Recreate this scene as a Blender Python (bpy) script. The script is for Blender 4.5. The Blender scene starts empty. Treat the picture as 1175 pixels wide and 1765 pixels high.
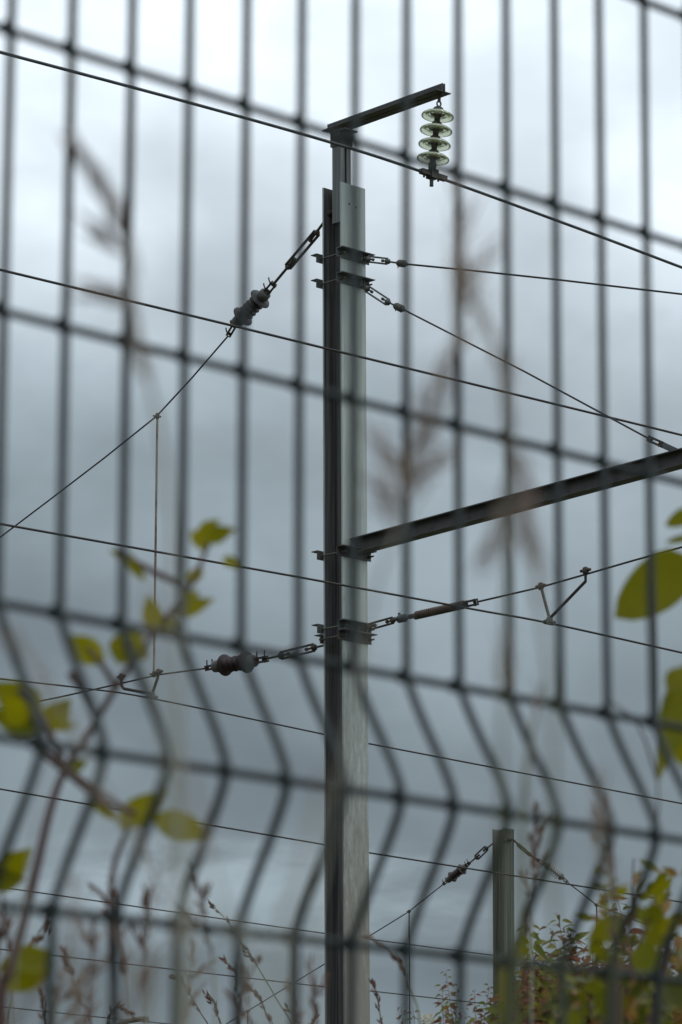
import bpy, math, random
from mathutils import Vector, Matrix
random.seed(7)
R = math.radians
sc = bpy.context.scene
COL = sc.collection
# ------------------------------------------------------------ camera
F = 6292.0; CX, CY = 587.5, 882.5; PIT = .2252; ROLL = .0059; CZ = 1.2
cam_d = bpy.data.cameras.new('camera'); cam = bpy.data.objects.new('camera', cam_d); COL.objects.link(cam)
cam.location = (0, 0, CZ); cam.rotation_euler = (Matrix.Rotation(math.pi/2+PIT, 3, 'X') @ Matrix.Rotation(ROLL, 3, 'Z')).to_euler()
cam_d.sensor_fit = 'VERTICAL'; cam_d.sensor_height = 23.6; cam_d.sensor_width = 15.7
cam_d.lens = F/1765*23.6
cam_d.clip_start = .05; cam_d.clip_end = 6000
cam_d.dof.use_dof = True; cam_d.dof.focus_distance = 30.5; cam_d.dof.aperture_fstop = cam_d.lens/10.6
sc.camera = cam
# ------------------------------------------------------------ world: overcast sky
SUN_EL, SUN_AZ = R(48), R(128)      # azimuth from +Y towards +X
w = bpy.data.worlds.new('World'); sc.world = w; w.use_nodes = True
nt = w.node_tree; N = nt.nodes; L = nt.links; N.clear()
def nd(t, **k):
    n = N.new(t)
    for a, b in k.items(): setattr(n, a, b)
    return n
wo = nd('ShaderNodeOutputWorld'); bg = nd('ShaderNodeBackground'); bg.inputs[1].default_value = .1
sky = nd('ShaderNodeTexSky', sky_type='NISHITA'); sky.sun_disc = False
sky.sun_elevation = SUN_EL; sky.sun_rotation = SUN_AZ
tc = nd('ShaderNodeTexCoord'); sp = nd('ShaderNodeSeparateXYZ'); L.new(tc.outputs['Generated'], sp.inputs[0])
# slow wobble of the cloud banks
mp = nd('ShaderNodeMapping'); mp.inputs['Scale'].default_value = (9, 9, 13); mp.inputs['Location'].default_value = (1.7, .4, .6)
mp.inputs['Rotation'].default_value = (0, R(-8), 0)
L.new(tc.outputs['Generated'], mp.inputs[0])
nz = nd('ShaderNodeTexNoise'); nz.inputs['Scale'].default_value = 1.0; nz.inputs['Detail'].default_value = 5; nz.inputs['Roughness'].default_value = .5
L.new(mp.outputs[0], nz.inputs['Vector'])
ad = nd('ShaderNodeMath', operation='MULTIPLY_ADD'); L.new(nz.outputs['Fac'], ad.inputs[0]); ad.inputs[1].default_value = .085
L.new(sp.outputs['Z'], ad.inputs[2])
ad1 = nd('ShaderNodeMath', operation='MULTIPLY_ADD'); L.new(sp.outputs['X'], ad1.inputs[0]); ad1.inputs[1].default_value = .14; L.new(ad.outputs[0], ad1.inputs[2])
ad2 = nd('ShaderNodeMath', operation='SUBTRACT'); L.new(ad1.outputs[0], ad2.inputs[0]); ad2.inputs[1].default_value = .042
cr = nd('ShaderNodeValToRGB'); L.new(ad2.outputs[0], cr.inputs[0])
CLOUD = [(0.0, .24), (.08, .20), (.0975, .195), (.1175, .27), (.1425, .22), (.174, .255), (.2205, .33), (.251, .43), (.290, .68), (.320, .97), (.35, 1.0), (.5, 1.0), (1.0, 1.0)]
TINT = [(.90, .97, 1.06)]
e = cr.color_ramp.elements
while len(e) < len(CLOUD): e.new(.5)
def tint(v):
    k = min(1, max(0, (v-.15)/.6))
    a = (.80, 1.0, 1.12); b = (.89, 1.0, 1.09)
    return [v*(a[i]*(1-k)+b[i]*k) for i in range(3)]
for i, (p, v) in enumerate(CLOUD):
    e[i].position = p; e[i].color = (*tint(v), 1)
# brighter breaks low down
mp2 = nd('ShaderNodeMapping'); mp2.inputs['Scale'].default_value = (11, 11, 17); mp2.inputs['Location'].default_value = (3.1, .2, 1.15)
L.new(tc.outputs['Generated'], mp2.inputs[0])
nz2 = nd('ShaderNodeTexNoise'); nz2.inputs['Scale'].default_value = 1.0; nz2.inputs['Detail'].default_value = 4
L.new(mp2.outputs[0], nz2.inputs['Vector'])
mr = nd('ShaderNodeMapRange', interpolation_type='SMOOTHSTEP'); L.new(nz2.outputs['Fac'], mr.inputs[0])
mr.inputs[1].default_value = .35; mr.inputs[2].default_value = .75; mr.inputs[3].default_value = .86; mr.inputs[4].default_value = 1.28
# a thinner, brighter spot in the cloud low on the left
gap = nd('ShaderNodeMapping'); gd = (-.030, .99, .1195); SC_ = (13, 1, 48)
gap.inputs['Scale'].default_value = SC_; gap.inputs['Location'].default_value = (-gd[0]*SC_[0], -gd[1]*SC_[1], -gd[2]*SC_[2])
L.new(tc.outputs['Generated'], gap.inputs[0])
gw = nd('ShaderNodeVectorMath', operation='ADD'); L.new(gap.outputs[0], gw.inputs[0])
gn = nd('ShaderNodeTexNoise'); gn.inputs['Scale'].default_value = 3; gn.inputs['Detail'].default_value = 5; L.new(gap.outputs[0], gn.inputs['Vector'])
gs = nd('ShaderNodeVectorMath', operation='SUBTRACT'); L.new(gn.outputs['Color'], gs.inputs[0]); gs.inputs[1].default_value = (.5, .5, .5)
L.new(gs.outputs[0], gw.inputs[1])
gl = nd('ShaderNodeVectorMath', operation='LENGTH'); L.new(gw.outputs[0], gl.inputs[0])
gr = nd('ShaderNodeMapRange', interpolation_type='SMOOTHERSTEP'); L.new(gl.outputs['Value'], gr.inputs[0])
gr.inputs[1].default_value = 0; gr.inputs[2].default_value = 1.1; gr.inputs[3].default_value = 1.9; gr.inputs[4].default_value = 1.0
gm_ = nd('ShaderNodeMath', operation='MULTIPLY'); L.new(mr.outputs[0], gm_.inputs[0]); L.new(gr.outputs[0], gm_.inputs[1])
mm = nd('ShaderNodeMix', data_type='RGBA', blend_type='MULTIPLY'); mm.clamp_result = False; mm.inputs['Factor'].default_value = 1
L.new(cr.outputs[0], mm.inputs['A']); L.new(gm_.outputs[0], mm.inputs['B'])
sc10 = nd('ShaderNodeMix', data_type='RGBA', blend_type='MULTIPLY'); sc10.inputs['Factor'].default_value = 1
sc10.clamp_result = False
L.new(mm.outputs['Result'], sc10.inputs['A']); sc10.inputs['B'].default_value = (10.6, 10.6, 10.6, 1)
mx = nd('ShaderNodeMix', data_type='RGBA'); mx.inputs['Factor'].default_value = .96
L.new(sky.outputs[0], mx.inputs['A']); L.new(sc10.outputs['Result'], mx.inputs['B'])
L.new(mx.outputs['Result'], bg.inputs[0]); L.new(bg.outputs[0], wo.inputs[0])
# ------------------------------------------------------------ sun behind cloud
sd = bpy.data.lights.new('sun', 'SUN'); so = bpy.data.objects.new('sun', sd); COL.objects.link(so)
sd.energy = .9; sd.angle = R(14); sd.color = (1, .97, .92)
so.rotation_euler = (math.pi/2-SUN_EL, 0, math.pi-SUN_AZ)
so.location = (20, -15, 30)
sc.view_settings.view_transform = 'Standard'; sc.view_settings.look = 'None'
sc.view_settings.exposure = 0; sc.view_settings.gamma = 1
sc.cycles.max_bounces = 8; sc.cycles.transmission_bounces = 8; sc.cycles.use_denoising = True
# ------------------------------------------------------------ maths
def ray(px, py):
    a2 = px-CX; b2 = CY-py; a = a2*math.cos(ROLL)-b2*math.sin(ROLL); b = a2*math.sin(ROLL)+b2*math.cos(ROLL)
    return Vector((a, F*math.cos(PIT)-b*math.sin(PIT), F*math.sin(PIT)+b*math.cos(PIT)))
CAM = Vector((0, 0, CZ))
def P(px, py, Y):
    r = ray(px, py); return CAM+r*(Y/r.y)
def PL(px, py, anchor, az):           # ray meets the vertical plane through anchor with heading az
    r = ray(px, py); nx, ny = math.cos(az), -math.sin(az)
    t = (nx*anchor.x+ny*anchor.y)/(nx*r.x+ny*r.y)
    return CAM+r*t
AZ = R(47)
D = Vector((math.sin(AZ), math.cos(AZ), 0)); NN = Vector((math.cos(AZ), -math.sin(AZ), 0)); UP = Vector((0, 0, 1))
AZN = AZ+math.pi/2
# ------------------------------------------------------------ mesh builder
class MB:
    def __init__(s): s.v = []; s.f = []; s.m = []; s.s = []
    def add(s, vs, fs, mi=0, smooth=False):
        o = len(s.v); s.v += [tuple(v) for v in vs]
        for f in fs: s.f.append(tuple(o+i for i in f)); s.m.append(mi); s.s.append(smooth)
    def box(s, c, ax, ay, az, mi=0):    # half-extent vectors
        c = Vector(c); vs = [c+ax*i+ay*j+az*k for i in (-1, 1) for j in (-1, 1) for k in (-1, 1)]
        s.add(vs, [(0, 1, 3, 2), (4, 6, 7, 5), (0, 4, 5, 1), (2, 3, 7, 6), (0, 2, 6, 4), (1, 5, 7, 3)], mi)
    def bar(s, a, b, wd, ht, side=None, mi=0):
        a = Vector(a); b = Vector(b); t = (b-a).normalized()
        side = side or (t.cross(UP) if abs(t.z) < .95 else Vector((1, 0, 0)))
        side = (side-t*side.dot(t)).normalized(); u = side.cross(t)
        s.box((a+b)/2, (b-a)/2, side*wd/2, u*ht/2, mi)
    def tube(s, pts, r, seg=8, mi=0, caps=True, smooth=True):
        pts = [Vector(p) for p in pts]; n = len(pts); rs = r if isinstance(r, (list, tuple)) else [r]*n
        t0 = (pts[1]-pts[0]).normalized(); u = t0.orthogonal().normalized(); vs = []
        for i, p in enumerate(pts):
            t = (pts[min(i+1, n-1)]-pts[max(i-1, 0)]).normalized()
            u = (u-t*u.dot(t)).normalized(); w_ = t.cross(u)
            for k in range(seg):
                a = 2*math.pi*k/seg; vs.append(p+(u*math.cos(a)+w_*math.sin(a))*rs[i])
        fs = [(i*seg+k, i*seg+(k+1) % seg, (i+1)*seg+(k+1) % seg, (i+1)*seg+k) for i in range(n-1) for k in range(seg)]
        s.add(vs, fs, mi, smooth)
        if caps:
            s.add(vs[:seg], [tuple(range(seg))[::-1]], mi); s.add(vs[-seg:], [tuple(range(seg))], mi)
    def lathe(s, a, b, prof, seg=24, mi=0):   # prof: (metres along a->b, radius)
        a = Vector(a); t = (Vector(b)-a).normalized(); u = t.orthogonal().normalized(); w_ = t.cross(u); vs = []
        for h, r in prof:
            for k in range(seg):
                an = 2*math.pi*k/seg; vs.append(a+t*h+(u*math.cos(an)+w_*math.sin(an))*r)
        n = len(prof)
        s.add(vs, [(i*seg+k, i*seg+(k+1) % seg, (i+1)*seg+(k+1) % seg, (i+1)*seg+k) for i in range(n-1) for k in range(seg)], mi, True)
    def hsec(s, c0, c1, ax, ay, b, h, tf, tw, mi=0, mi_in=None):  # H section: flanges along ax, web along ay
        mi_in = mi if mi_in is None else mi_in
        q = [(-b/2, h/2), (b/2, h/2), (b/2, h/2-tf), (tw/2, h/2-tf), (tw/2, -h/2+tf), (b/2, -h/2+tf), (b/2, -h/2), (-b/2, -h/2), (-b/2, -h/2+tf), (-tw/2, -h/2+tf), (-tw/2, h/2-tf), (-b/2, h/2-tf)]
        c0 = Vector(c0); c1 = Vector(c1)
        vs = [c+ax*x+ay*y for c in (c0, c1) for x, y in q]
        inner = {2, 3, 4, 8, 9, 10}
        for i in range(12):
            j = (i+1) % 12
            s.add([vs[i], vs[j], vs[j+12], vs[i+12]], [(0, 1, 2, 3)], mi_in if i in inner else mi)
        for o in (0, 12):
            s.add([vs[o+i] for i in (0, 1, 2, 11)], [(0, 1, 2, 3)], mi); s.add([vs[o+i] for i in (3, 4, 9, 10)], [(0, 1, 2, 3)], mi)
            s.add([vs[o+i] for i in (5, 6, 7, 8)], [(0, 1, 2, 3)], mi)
    def leaf(s, base, d, nrm, Ln, Wd, mi=0, curl=.25, fold=.25, ex=.78, sq=1.05):
        d = d.normalized(); nrm = (nrm-d*nrm.dot(d)); nrm = nrm.normalized() if nrm.length > 1e-6 else d.orthogonal().normalized()
        sd_ = d.cross(nrm); vs = []; K = 8
        for i in range(K+1):
            t = i/K; wv = Wd/2*math.sin(math.pi*min(1, t**ex))**sq if 0 < t < 1 else .0008
            c = base+d*(Ln*t)-nrm*(curl*Ln*t*t)
            vs += [c-sd_*wv+nrm*fold*wv, c, c+sd_*wv+nrm*fold*wv]
        fs = []
        for i in range(K):
            o = i*3; fs += [(o, o+1, o+4, o+3), (o+1, o+2, o+5, o+4)]
        s.add(vs, fs, mi, True)
    def build(s, name, mats, parent=None):
        me = bpy.data.meshes.new(name); me.from_pydata(s.v, [], s.f); me.validate()
        mats = mats if isinstance(mats, (list, tuple)) else [mats]
        for m in mats: me.materials.append(m)
        if len(me.polygons) == len(s.m):
            me.polygons.foreach_set('material_index', s.m); me.polygons.foreach_set('use_smooth', s.s)
        me.update()
        o = bpy.data.objects.new(name, me); COL.objects.link(o)
        if parent is not None:
            o.parent = parent; o.matrix_parent_inverse = Matrix.Translation(-parent.location)
        return o
def tag(o, label=None, cat=None, group=None, kind=None):
    if label: o['label'] = label
    if cat: o['category'] = cat
    if group: o['group'] = group
    if kind: o['kind'] = kind
    return o
def thing(name, loc, label, cat, group=None):
    o = bpy.data.objects.new(name, None); COL.objects.link(o); o.location = loc; o.empty_display_size = .1
    return tag(o, label, cat, group)
# ------------------------------------------------------------ materials
def mat(name, c1, c2=None, scale=(1, 1, 1), nscale=6, rough=.6, metal=0, bump=0, lo=.35, hi=.7, detail=6, c3=None, c3lo=.6, c3scale=3, transl=0, spec=.5):
    m = bpy.data.materials.new(name); m.use_nodes = True; t = m.node_tree; n = t.nodes; l = t.links
    b = n['Principled BSDF']; b.inputs['Roughness'].default_value = rough; b.inputs['Metallic'].default_value = metal
    b.inputs['Specular IOR Level'].default_value = spec*(.35 if transl else 1)
    b.inputs['Base Color'].default_value = (*c1, 1)
    if c2:
        tcn = n.new('ShaderNodeTexCoord'); mpn = n.new('ShaderNodeMapping'); mpn.inputs['Scale'].default_value = scale
        l.new(tcn.outputs['Object'], mpn.inputs[0])
        z = n.new('ShaderNodeTexNoise'); z.inputs['Scale'].default_value = nscale; z.inputs['Detail'].default_value = detail
        l.new(mpn.outputs[0], z.inputs['Vector'])
        r = n.new('ShaderNodeValToRGB'); l.new(z.outputs['Fac'], r.inputs[0])
        r.color_ramp.elements[0].position = lo; r.color_ramp.elements[0].color = (*c1, 1)
        r.color_ramp.elements[1].position = hi; r.color_ramp.elements[1].color = (*c2, 1)
        out = r.outputs[0]
        if c3:
            z3 = n.new('ShaderNodeTexNoise'); z3.inputs['Scale'].default_value = c3scale; z3.inputs['Detail'].default_value = 8; z3.inputs['Roughness'].default_value = .7
            l.new(mpn.outputs[0], z3.inputs['Vector'])
            r3 = n.new('ShaderNodeMapRange'); l.new(z3.outputs['Fac'], r3.inputs[0]); r3.inputs[1].default_value = c3lo; r3.inputs[2].default_value = c3lo+.08
            mxn = n.new('ShaderNodeMix'); mxn.data_type = 'RGBA'; l.new(r3.outputs[0], mxn.inputs['Factor'])
            l.new(out, mxn.inputs['A']); mxn.inputs['B'].default_value = (*c3, 1); out = mxn.outputs['Result']
        l.new(out, b.inputs['Base Color'])
        if bump:
            bp = n.new('ShaderNodeBump'); bp.inputs['Strength'].default_value = bump; bp.inputs['Distance'].default_value = .004
            l.new(z.outputs['Fac'], bp.inputs['Height']); l.new(bp.outputs[0], b.inputs['Normal'])
    if transl:
        tr = n.new('ShaderNodeBsdfTranslucent'); ms = n.new('ShaderNodeMixShader'); ms.inputs[0].default_value = transl
        if c2: l.new(out, tr.inputs[0])
        else: tr.inputs[0].default_value = (*c1, 1)
        l.new(b.outputs[0], ms.inputs[1]); l.new(tr.outputs[0], ms.inputs[2])
        l.new(ms.outputs[0], n['Material Output'].inputs[0])
    return m
M = {}
def veins(m):
    t = m.node_tree; n = t.nodes; l = t.links
    c = n.new('ShaderNodeTexCoord'); v = n.new('ShaderNodeTexVoronoi'); v.feature = 'DISTANCE_TO_EDGE'; v.inputs['Scale'].default_value = 110
    l.new(c.outputs['Object'], v.inputs['Vector']); b = n.new('ShaderNodeBump'); b.inputs['Strength'].default_value = .5; b.inputs['Distance'].default_value = .001
    l.new(v.outputs[0], b.inputs['Height']); l.new(b.outputs[0], n['Principled BSDF'].inputs['Normal'])
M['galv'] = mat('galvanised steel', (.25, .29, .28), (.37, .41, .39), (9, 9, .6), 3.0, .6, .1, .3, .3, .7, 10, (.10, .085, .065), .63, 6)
def foot_wear(m, z0, z1, col):        # brown weathering that rises from the foot of a mast
    t = m.node_tree; n = t.nodes; l = t.links; b = n['Principled BSDF']; src = b.inputs['Base Color'].links[0].from_socket
    c = n.new('ShaderNodeTexCoord'); sp_ = n.new('ShaderNodeSeparateXYZ'); l.new(c.outputs['Object'], sp_.inputs[0])
    r = n.new('ShaderNodeMapRange'); l.new(sp_.outputs['Z'], r.inputs[0]); r.inputs[1].default_value = z0; r.inputs[2].default_value = z1; r.inputs[3].default_value = 0; r.inputs[4].default_value = .55
    mp_ = n.new('ShaderNodeMapping'); mp_.inputs['Scale'].default_value = (14, 14, 3.2); l.new(c.outputs['Object'], mp_.inputs[0])
    z = n.new('ShaderNodeTexNoise'); z.inputs['Scale'].default_value = 2.2; z.inputs['Detail'].default_value = 9; z.inputs['Roughness'].default_value = .75; l.new(mp_.outputs[0], z.inputs['Vector'])
    a = n.new('ShaderNodeMath'); a.operation = 'ADD'; l.new(z.outputs['Fac'], a.inputs[0]); l.new(r.outputs[0], a.inputs[1])
    q = n.new('ShaderNodeMapRange'); l.new(a.outputs[0], q.inputs[0]); q.inputs[1].default_value = .62; q.inputs[2].default_value = .95; q.inputs[4].default_value = .85
    x = n.new('ShaderNodeMix'); x.data_type = 'RGBA'; l.new(q.outputs[0], x.inputs['Factor']); l.new(src, x.inputs['A']); x.inputs['B'].default_value = (*col, 1)
    l.new(x.outputs['Result'], b.inputs['Base Color'])
foot_wear(M['galv'], 7.6, 3.5, (.17, .15, .125))
M['post'] = mat('grey channel steel', (.10, .105, .105), (.19, .195, .19), (14, 14, .5), 2.5, .65, .1, .3, .35, .7)
M['galv_dark'] = mat('dark streaked steel', (.05, .05, .052), (.20, .19, .185), (16, 16, .3), 2.5, .65, .1, .3, .35, .72, 8, (.03, .022, .02), .60, 2)  # darker, streaky tone for the inner web and flange faces of the H sections
M['post2'] = mat('dull mast steel', (.028, .034, .028), (.10, .11, .085), (12, 12, .3), 2.2, .65, .1, .3, .35, .68, 8, (.07, .06, .045), .6, 3)
M['beam'] = mat('grey brown beam steel', (.030, .029, .029), (.075, .066, .062), (3, 3, 3), 3, .6, .1, .2, .3, .7, 8, (.08, .045, .03), .62, 4)
M['clamp'] = mat('dull zinc', (.05, .058, .058), (.12, .13, .127), (1, 1, 1), 14, .6, .2, .2, c3=(.09, .045, .025), c3lo=.62, c3scale=18)
M['rust'] = mat('rusty steel', (.028, .021, .018), (.07, .044, .033), (1, 1, 1), 22, .8, 0, .3, c3=(.10, .10, .09), c3lo=.6, c3scale=14)
M['spring'] = mat('brown painted spring', (.065, .046, .036), (.11, .078, .058), (1, 1, 1), 15, .7)
M['bronze'] = mat('greenish bronze', (.055, .055, .045), (.11, .10, .08), (1, 1, 1), 22, .6, .2)
M['wire'] = mat('dark copper wire', (.015, .012, .011), (.032, .023, .02), (1, 1, 1), 8, .6, .2)
M['alwire'] = mat('grey aluminium wire', (.03, .033, .036), (.065, .072, .078), (1, 1, 1), 8, .5, .3)
M['drop'] = mat('pale rusty rod', (.22, .19, .15), (.10, .06, .045), (1, 1, 1), 5, .7, 0, 0, .45, .62)
M['fence'] = mat('dark green coated wire', (.011, .017, .018), (.022, .029, .030), (1, 1, 1), 10, .55, spec=.3)
M['brown_porc'] = mat('brown glazed porcelain', (.022, .013, .013), (.045, .028, .028), (1, 1, 1), 8, .5, c3=(.10, .07, .06), c3lo=.62, c3scale=12, spec=.25)
M['grey_porc'] = mat('greyed porcelain', (.03, .026, .027), (.075, .062, .064), (1, 1, 1), 9, .5, c3=(.03, .04, .036), c3lo=.52, c3scale=8, spec=.2)
M['pale_porc'] = mat('pale grey porcelain', (.34, .33, .34), (.24, .23, .24), (1, 1, 1), 8, .4)
M['cap'] = mat('cast zinc cap', (.05, .048, .044), (.10, .096, .088), (1, 1, 1), 16, .7)
M['leaf'] = mat('olive leaf', (.20, .185, .002), (.33, .29, .003), (1, 1, 1), 26, .5, c3=(.14, .07, .01), c3lo=.66, c3scale=60, transl=.55)
M['leafg'] = mat('green leaf', (.14, .15, .006), (.24, .21, .008), (1, 1, 1), 14, .5, transl=.4)
M['leafd'] = mat('dark olive leaf', (.06, .065, .008), (.10, .10, .012), (1, 1, 1), 14, .5, transl=.35)
M['leafr'] = mat('reddish leaf', (.24, .11, .03), (.20, .14, .03), (1, 1, 1), 14, .5, transl=.4)
M['leafy'] = mat('yellow green leaf', (.20, .19, .004), (.15, .15, .006), (1, 1, 1), 14, .5, transl=.45)
M['stemr'] = mat('red brown stem', (.085, .035, .03), (.05, .028, .022), (1, 1, 1), 10, .6)
M['stemg'] = mat('green stem', (.09, .10, .04), (.12, .12, .05), (1, 1, 1), 10, .6)
M['straw'] = mat('dry straw', (.40, .39, .33), (.30, .29, .23), (1, 1, 1), 10, .7, transl=.3)
M['seed'] = mat('brown seed husk', (.23, .17, .14), (.32, .25, .20), (1, 1, 1), 40, .7, transl=.3)
M['seedd'] = mat('dark red seed husk', (.12, .065, .05), (.17, .10, .07), (1, 1, 1), 40, .7, transl=.2)
M['bushg'] = mat('bush leaf green', (.07, .085, .008), (.16, .155, .015), (1, 1, 1), 10, .5, transl=.35)
M['bushr'] = mat('bush leaf dark red', (.14, .045, .022), (.10, .06, .015), (1, 1, 1), 10, .5, transl=.35)
M['bushy'] = mat('bush leaf olive', (.20, .17, .018), (.13, .12, .015), (1, 1, 1), 10, .5, transl=.35)
M['flower'] = mat('cream blossom', (.55, .48, .32), (.7, .63, .46), (1, 1, 1), 20, .7, transl=.3)
M['ground'] = mat('rough grass ground', (.05, .06, .02), (.09, .085, .04), (1, 1, 1), .8, .9)
M['ballast'] = mat('grey ballast', (.14, .13, .12), (.26, .24, .22), (1, 1, 1), 14, .9)
gm = bpy.data.materials.new('pale green glass'); gm.use_nodes = True; gb = gm.node_tree.nodes['Principled BSDF']
gb.inputs['Base Color'].default_value = (.80, .84, .66, 1); gb.inputs['Transmission Weight'].default_value = .72; gb.inputs['Roughness'].default_value = .03; gb.inputs['IOR'].default_value = 1.5
M['glass'] = gm
M['dcap'] = mat('dark cast cap', (.022, .02, .018), (.05, .046, .04), (1, 1, 1), 20, .7)
for k_ in ('leaf', 'leafg', 'leafy', 'leafd'): veins(M[k_])
# ------------------------------------------------------------ ground
g = MB(); S = 1500; K = 30
gv = [(-S+2*S*i/K, -S+2*S*j/K, 0) for j in range(K+1) for i in range(K+1)]
g.add(gv, [(j*(K+1)+i, j*(K+1)+i+1, (j+1)*(K+1)+i+1, (j+1)*(K+1)+i) for j in range(K) for i in range(K)])
tag(g.build('ground', M['ground']), 'rough grassy ground under the railway wires', 'ground', kind='structure')
# ------------------------------------------------------------ masts
MC = Vector((.0363, 28.78, 0)); LEAN = -.0098
def loc(d, n, z, c=None):
    if c is None: return Vector((MC.x+LEAN*(z-7.5), MC.y, 0))+D*d+NN*n+UP*z
    return Vector((c.x, c.y, 0))+D*d+NN*n+UP*z
LU = Vector((LEAN, 0, 1))
def zat(px, py, Y): return P(px, py, Y).z
BW, HT = .27, .23
ztop = zat(590, 313, 28.6)
mast = thing('catenary_mast', (MC.x, MC.y, 0), 'tall pale galvanised steel H-section mast in the middle with arm and bracket clamps', 'mast', 'steel railway masts')
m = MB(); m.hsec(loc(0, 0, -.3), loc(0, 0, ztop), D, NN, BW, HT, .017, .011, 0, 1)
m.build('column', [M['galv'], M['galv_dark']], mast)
# bolt holes and stub bolts near the top (small dark recess discs stand as bolt heads)
for d_, dz in ((-.045, -.17), (.03, -.185)):
    b = MB(); b.lathe(loc(d_, HT/2-.004, ztop+dz), loc(d_, HT/2+1, ztop+dz), [(0, .010), (.006, .010), (.008, .006), (.008, 0)], 10)
    b.build('bolt', M['rust'], mast)
b = MB(); zb = zat(573, 368, 28.8)
b.lathe(loc(-.075, -HT/2+.017, zb), loc(-.075, 0, zb), [(0, .026), (.02, .026), (.02, .014), (.06, .013), (.06, 0)], 8)
b.build('bolt', M['rust'], mast)
# extension post: two channels with a gap
zpost = zat(590, 236, 28.65); zpb = zat(584, 386, 28.7)
for d0, sgn in ((-.125, 1), (-.007, -1)):
    e_ = MB(); dc = d0
    n0, n1 = -.02-.10+HT/2, -.02+HT/2
    zc, hh = (zpost+zpb)/2, (zpost-zpb)/2
    e_.box(loc(d0+sgn*.004, (n0+n1)/2, zc), D*.004, NN*.049, LU*hh)
    for nn in (n0+.004, n1-.004):
        e_.box(loc(d0+sgn*.027, nn, zc), D*.021, NN*.004, LU*hh)
    e_.build('extension_post', M['post'], mast)
# gusset plates at the post top
pd = -.066; pn = -.07+HT/2
gp = MB()
gp.box(loc(pd, pn+.058, zpost-.015), D*.068, NN*.004, UP*.06)
gp.box(loc(pd, pn-.058, zpost-.015), D*.068, NN*.004, UP*.06)
gp.box(loc(pd-.062, pn, zpost-.015), D*.004, NN*.054, UP*.06)
gp.box(loc(pd, pn+.03, zpost+.05), D*.072, NN*.09, UP*.005)
gp.build('gusset_plate', M['beam'], mast)
# cross arm: two angles back to back
def armpt(px, py): return PL(px, py, loc(pd, 0, 0), AZN)
A0 = armpt(566, 229); A1 = armpt(765, 157.5)
for sg in (-1, 1):
    a = MB(); o = D*sg
    a.bar(A0+o*.044, A1+o*.044, .074, .007, D)
    a.bar(A0+o*.011+UP*.036, A1+o*.011+UP*.036, .007, .066, D)
    a.build('cross_arm', M['beam'], mast)
# cantilever beam
bz = zat(612, 945, 28.5)
B0 = loc(0, HT/2, bz+.055); far = PL(1175, 790, MC, AZN); B1 = Vector((far.x, far.y, far.z))
dirb = (B1-B0).normalized(); B2 = B1+dirb*.9
bm_ = MB(); upb = D.cross(dirb); upb = upb if upb.z > 0 else -upb
bm_.hsec(B0, B2, D, upb, .105, .125, .009, .007, 0, 0)
bm_.build('cantilever_beam', M['beam'], mast)
# clamps
def clamp(z, droop=0, front=(-.195, .17), rear=(-.2, .16), m_=None, tabs=True, hl=.07):
    fa = MB(); c = (front[0]+front[1])/2; hw = (front[1]-front[0])/2; y = HT/2
    fa.box(loc(c, y+.004, z-.032), D*hw, NN*.0035, UP*.038)
    fa.box(loc(c, y+.0085+hl/2, z+.0025), D*hw, NN*(hl/2), UP*.0035)
    root = fa.build('clamp', m_ or M['clamp'], mast)
    ra = MB(); c = (rear[0]+rear[1])/2; hw = (rear[1]-rear[0])/2
    ra.box(loc(c, -y-.004, z-.032), D*hw, NN*.0035, UP*.038)
    ra.box(loc(c, -y-.0085-.032, z+.0025), D*hw, NN*.032, UP*.0035)
    ra.build('rear_angle', m_ or M['clamp'], root)
    for dd in (-.152, .148):
        rd = MB(); rd.tube([loc(dd, -y-.03, z-.035), loc(dd, y+.06, z-.035)], .0075, 8)
        rd.lathe(loc(dd, y+.008, z-.035), loc(dd, y+1, z-.035), [(0, .015), (.013, .015), (.013, .007)], 6)
        rd.lathe(loc(dd, -y-.008, z-.035), loc(dd, -y-1, z-.035), [(0, .015), (.013, .015), (.013, .007)], 6)
        rd.build('rod', M['bronze'], root)
    if tabs:
        tb = MB()
        for q in (.045, .075):
            tb.box(loc(q, y+.03, z-.035), D*.003, NN*.022, UP*.036)
        tb.build('tab', m_ or M['clamp'], root)
    return root
zs = [zat(580, r, 28.6) for r in (430, 473.5, 944, 1071, 1088)]
clamp(zs[0]); clamp(zs[1]); clamp(zs[2], tabs=False, front=(-.205, .17), m_=M['beam'])
clamp(zs[3], m_=M['clamp']); clamp(zs[4], tabs=False, rear=(-.17, .16), m_=M['beam'])
# second mast
Y2 = 53.0
c2 = P(868, 1480, Y2); M2 = Vector((c2.x, c2.y, 0))+D*.107-NN*.112
mast2 = thing('catenary_mast', M2, 'short distant grey steel mast at the lower right behind the shrub', 'mast', 'steel railway masts')
z2 = zat(868, 1427, Y2)
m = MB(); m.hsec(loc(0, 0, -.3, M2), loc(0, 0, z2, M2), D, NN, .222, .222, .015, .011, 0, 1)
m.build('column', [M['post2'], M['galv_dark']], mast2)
kb = MB(); zk = zat(878, 1446, Y2)
kb.lathe(loc(.0, .1125, zk, M2), loc(0, 1, zk, M2), [(0, .035), (.03, .035), (.03, .02), (.08, .02), (.08, 0)], 8)
kb.build('bolt', M['rust'], mast2)
kb = MB(); kb.lathe(loc(-.09, .1125, zk-.03, M2), loc(-.09, 1, zk-.03, M2), [(0, .02), (.02, .02), (.02, 0)], 8)
kb.build('bolt', M['rust'], mast2)
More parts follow.
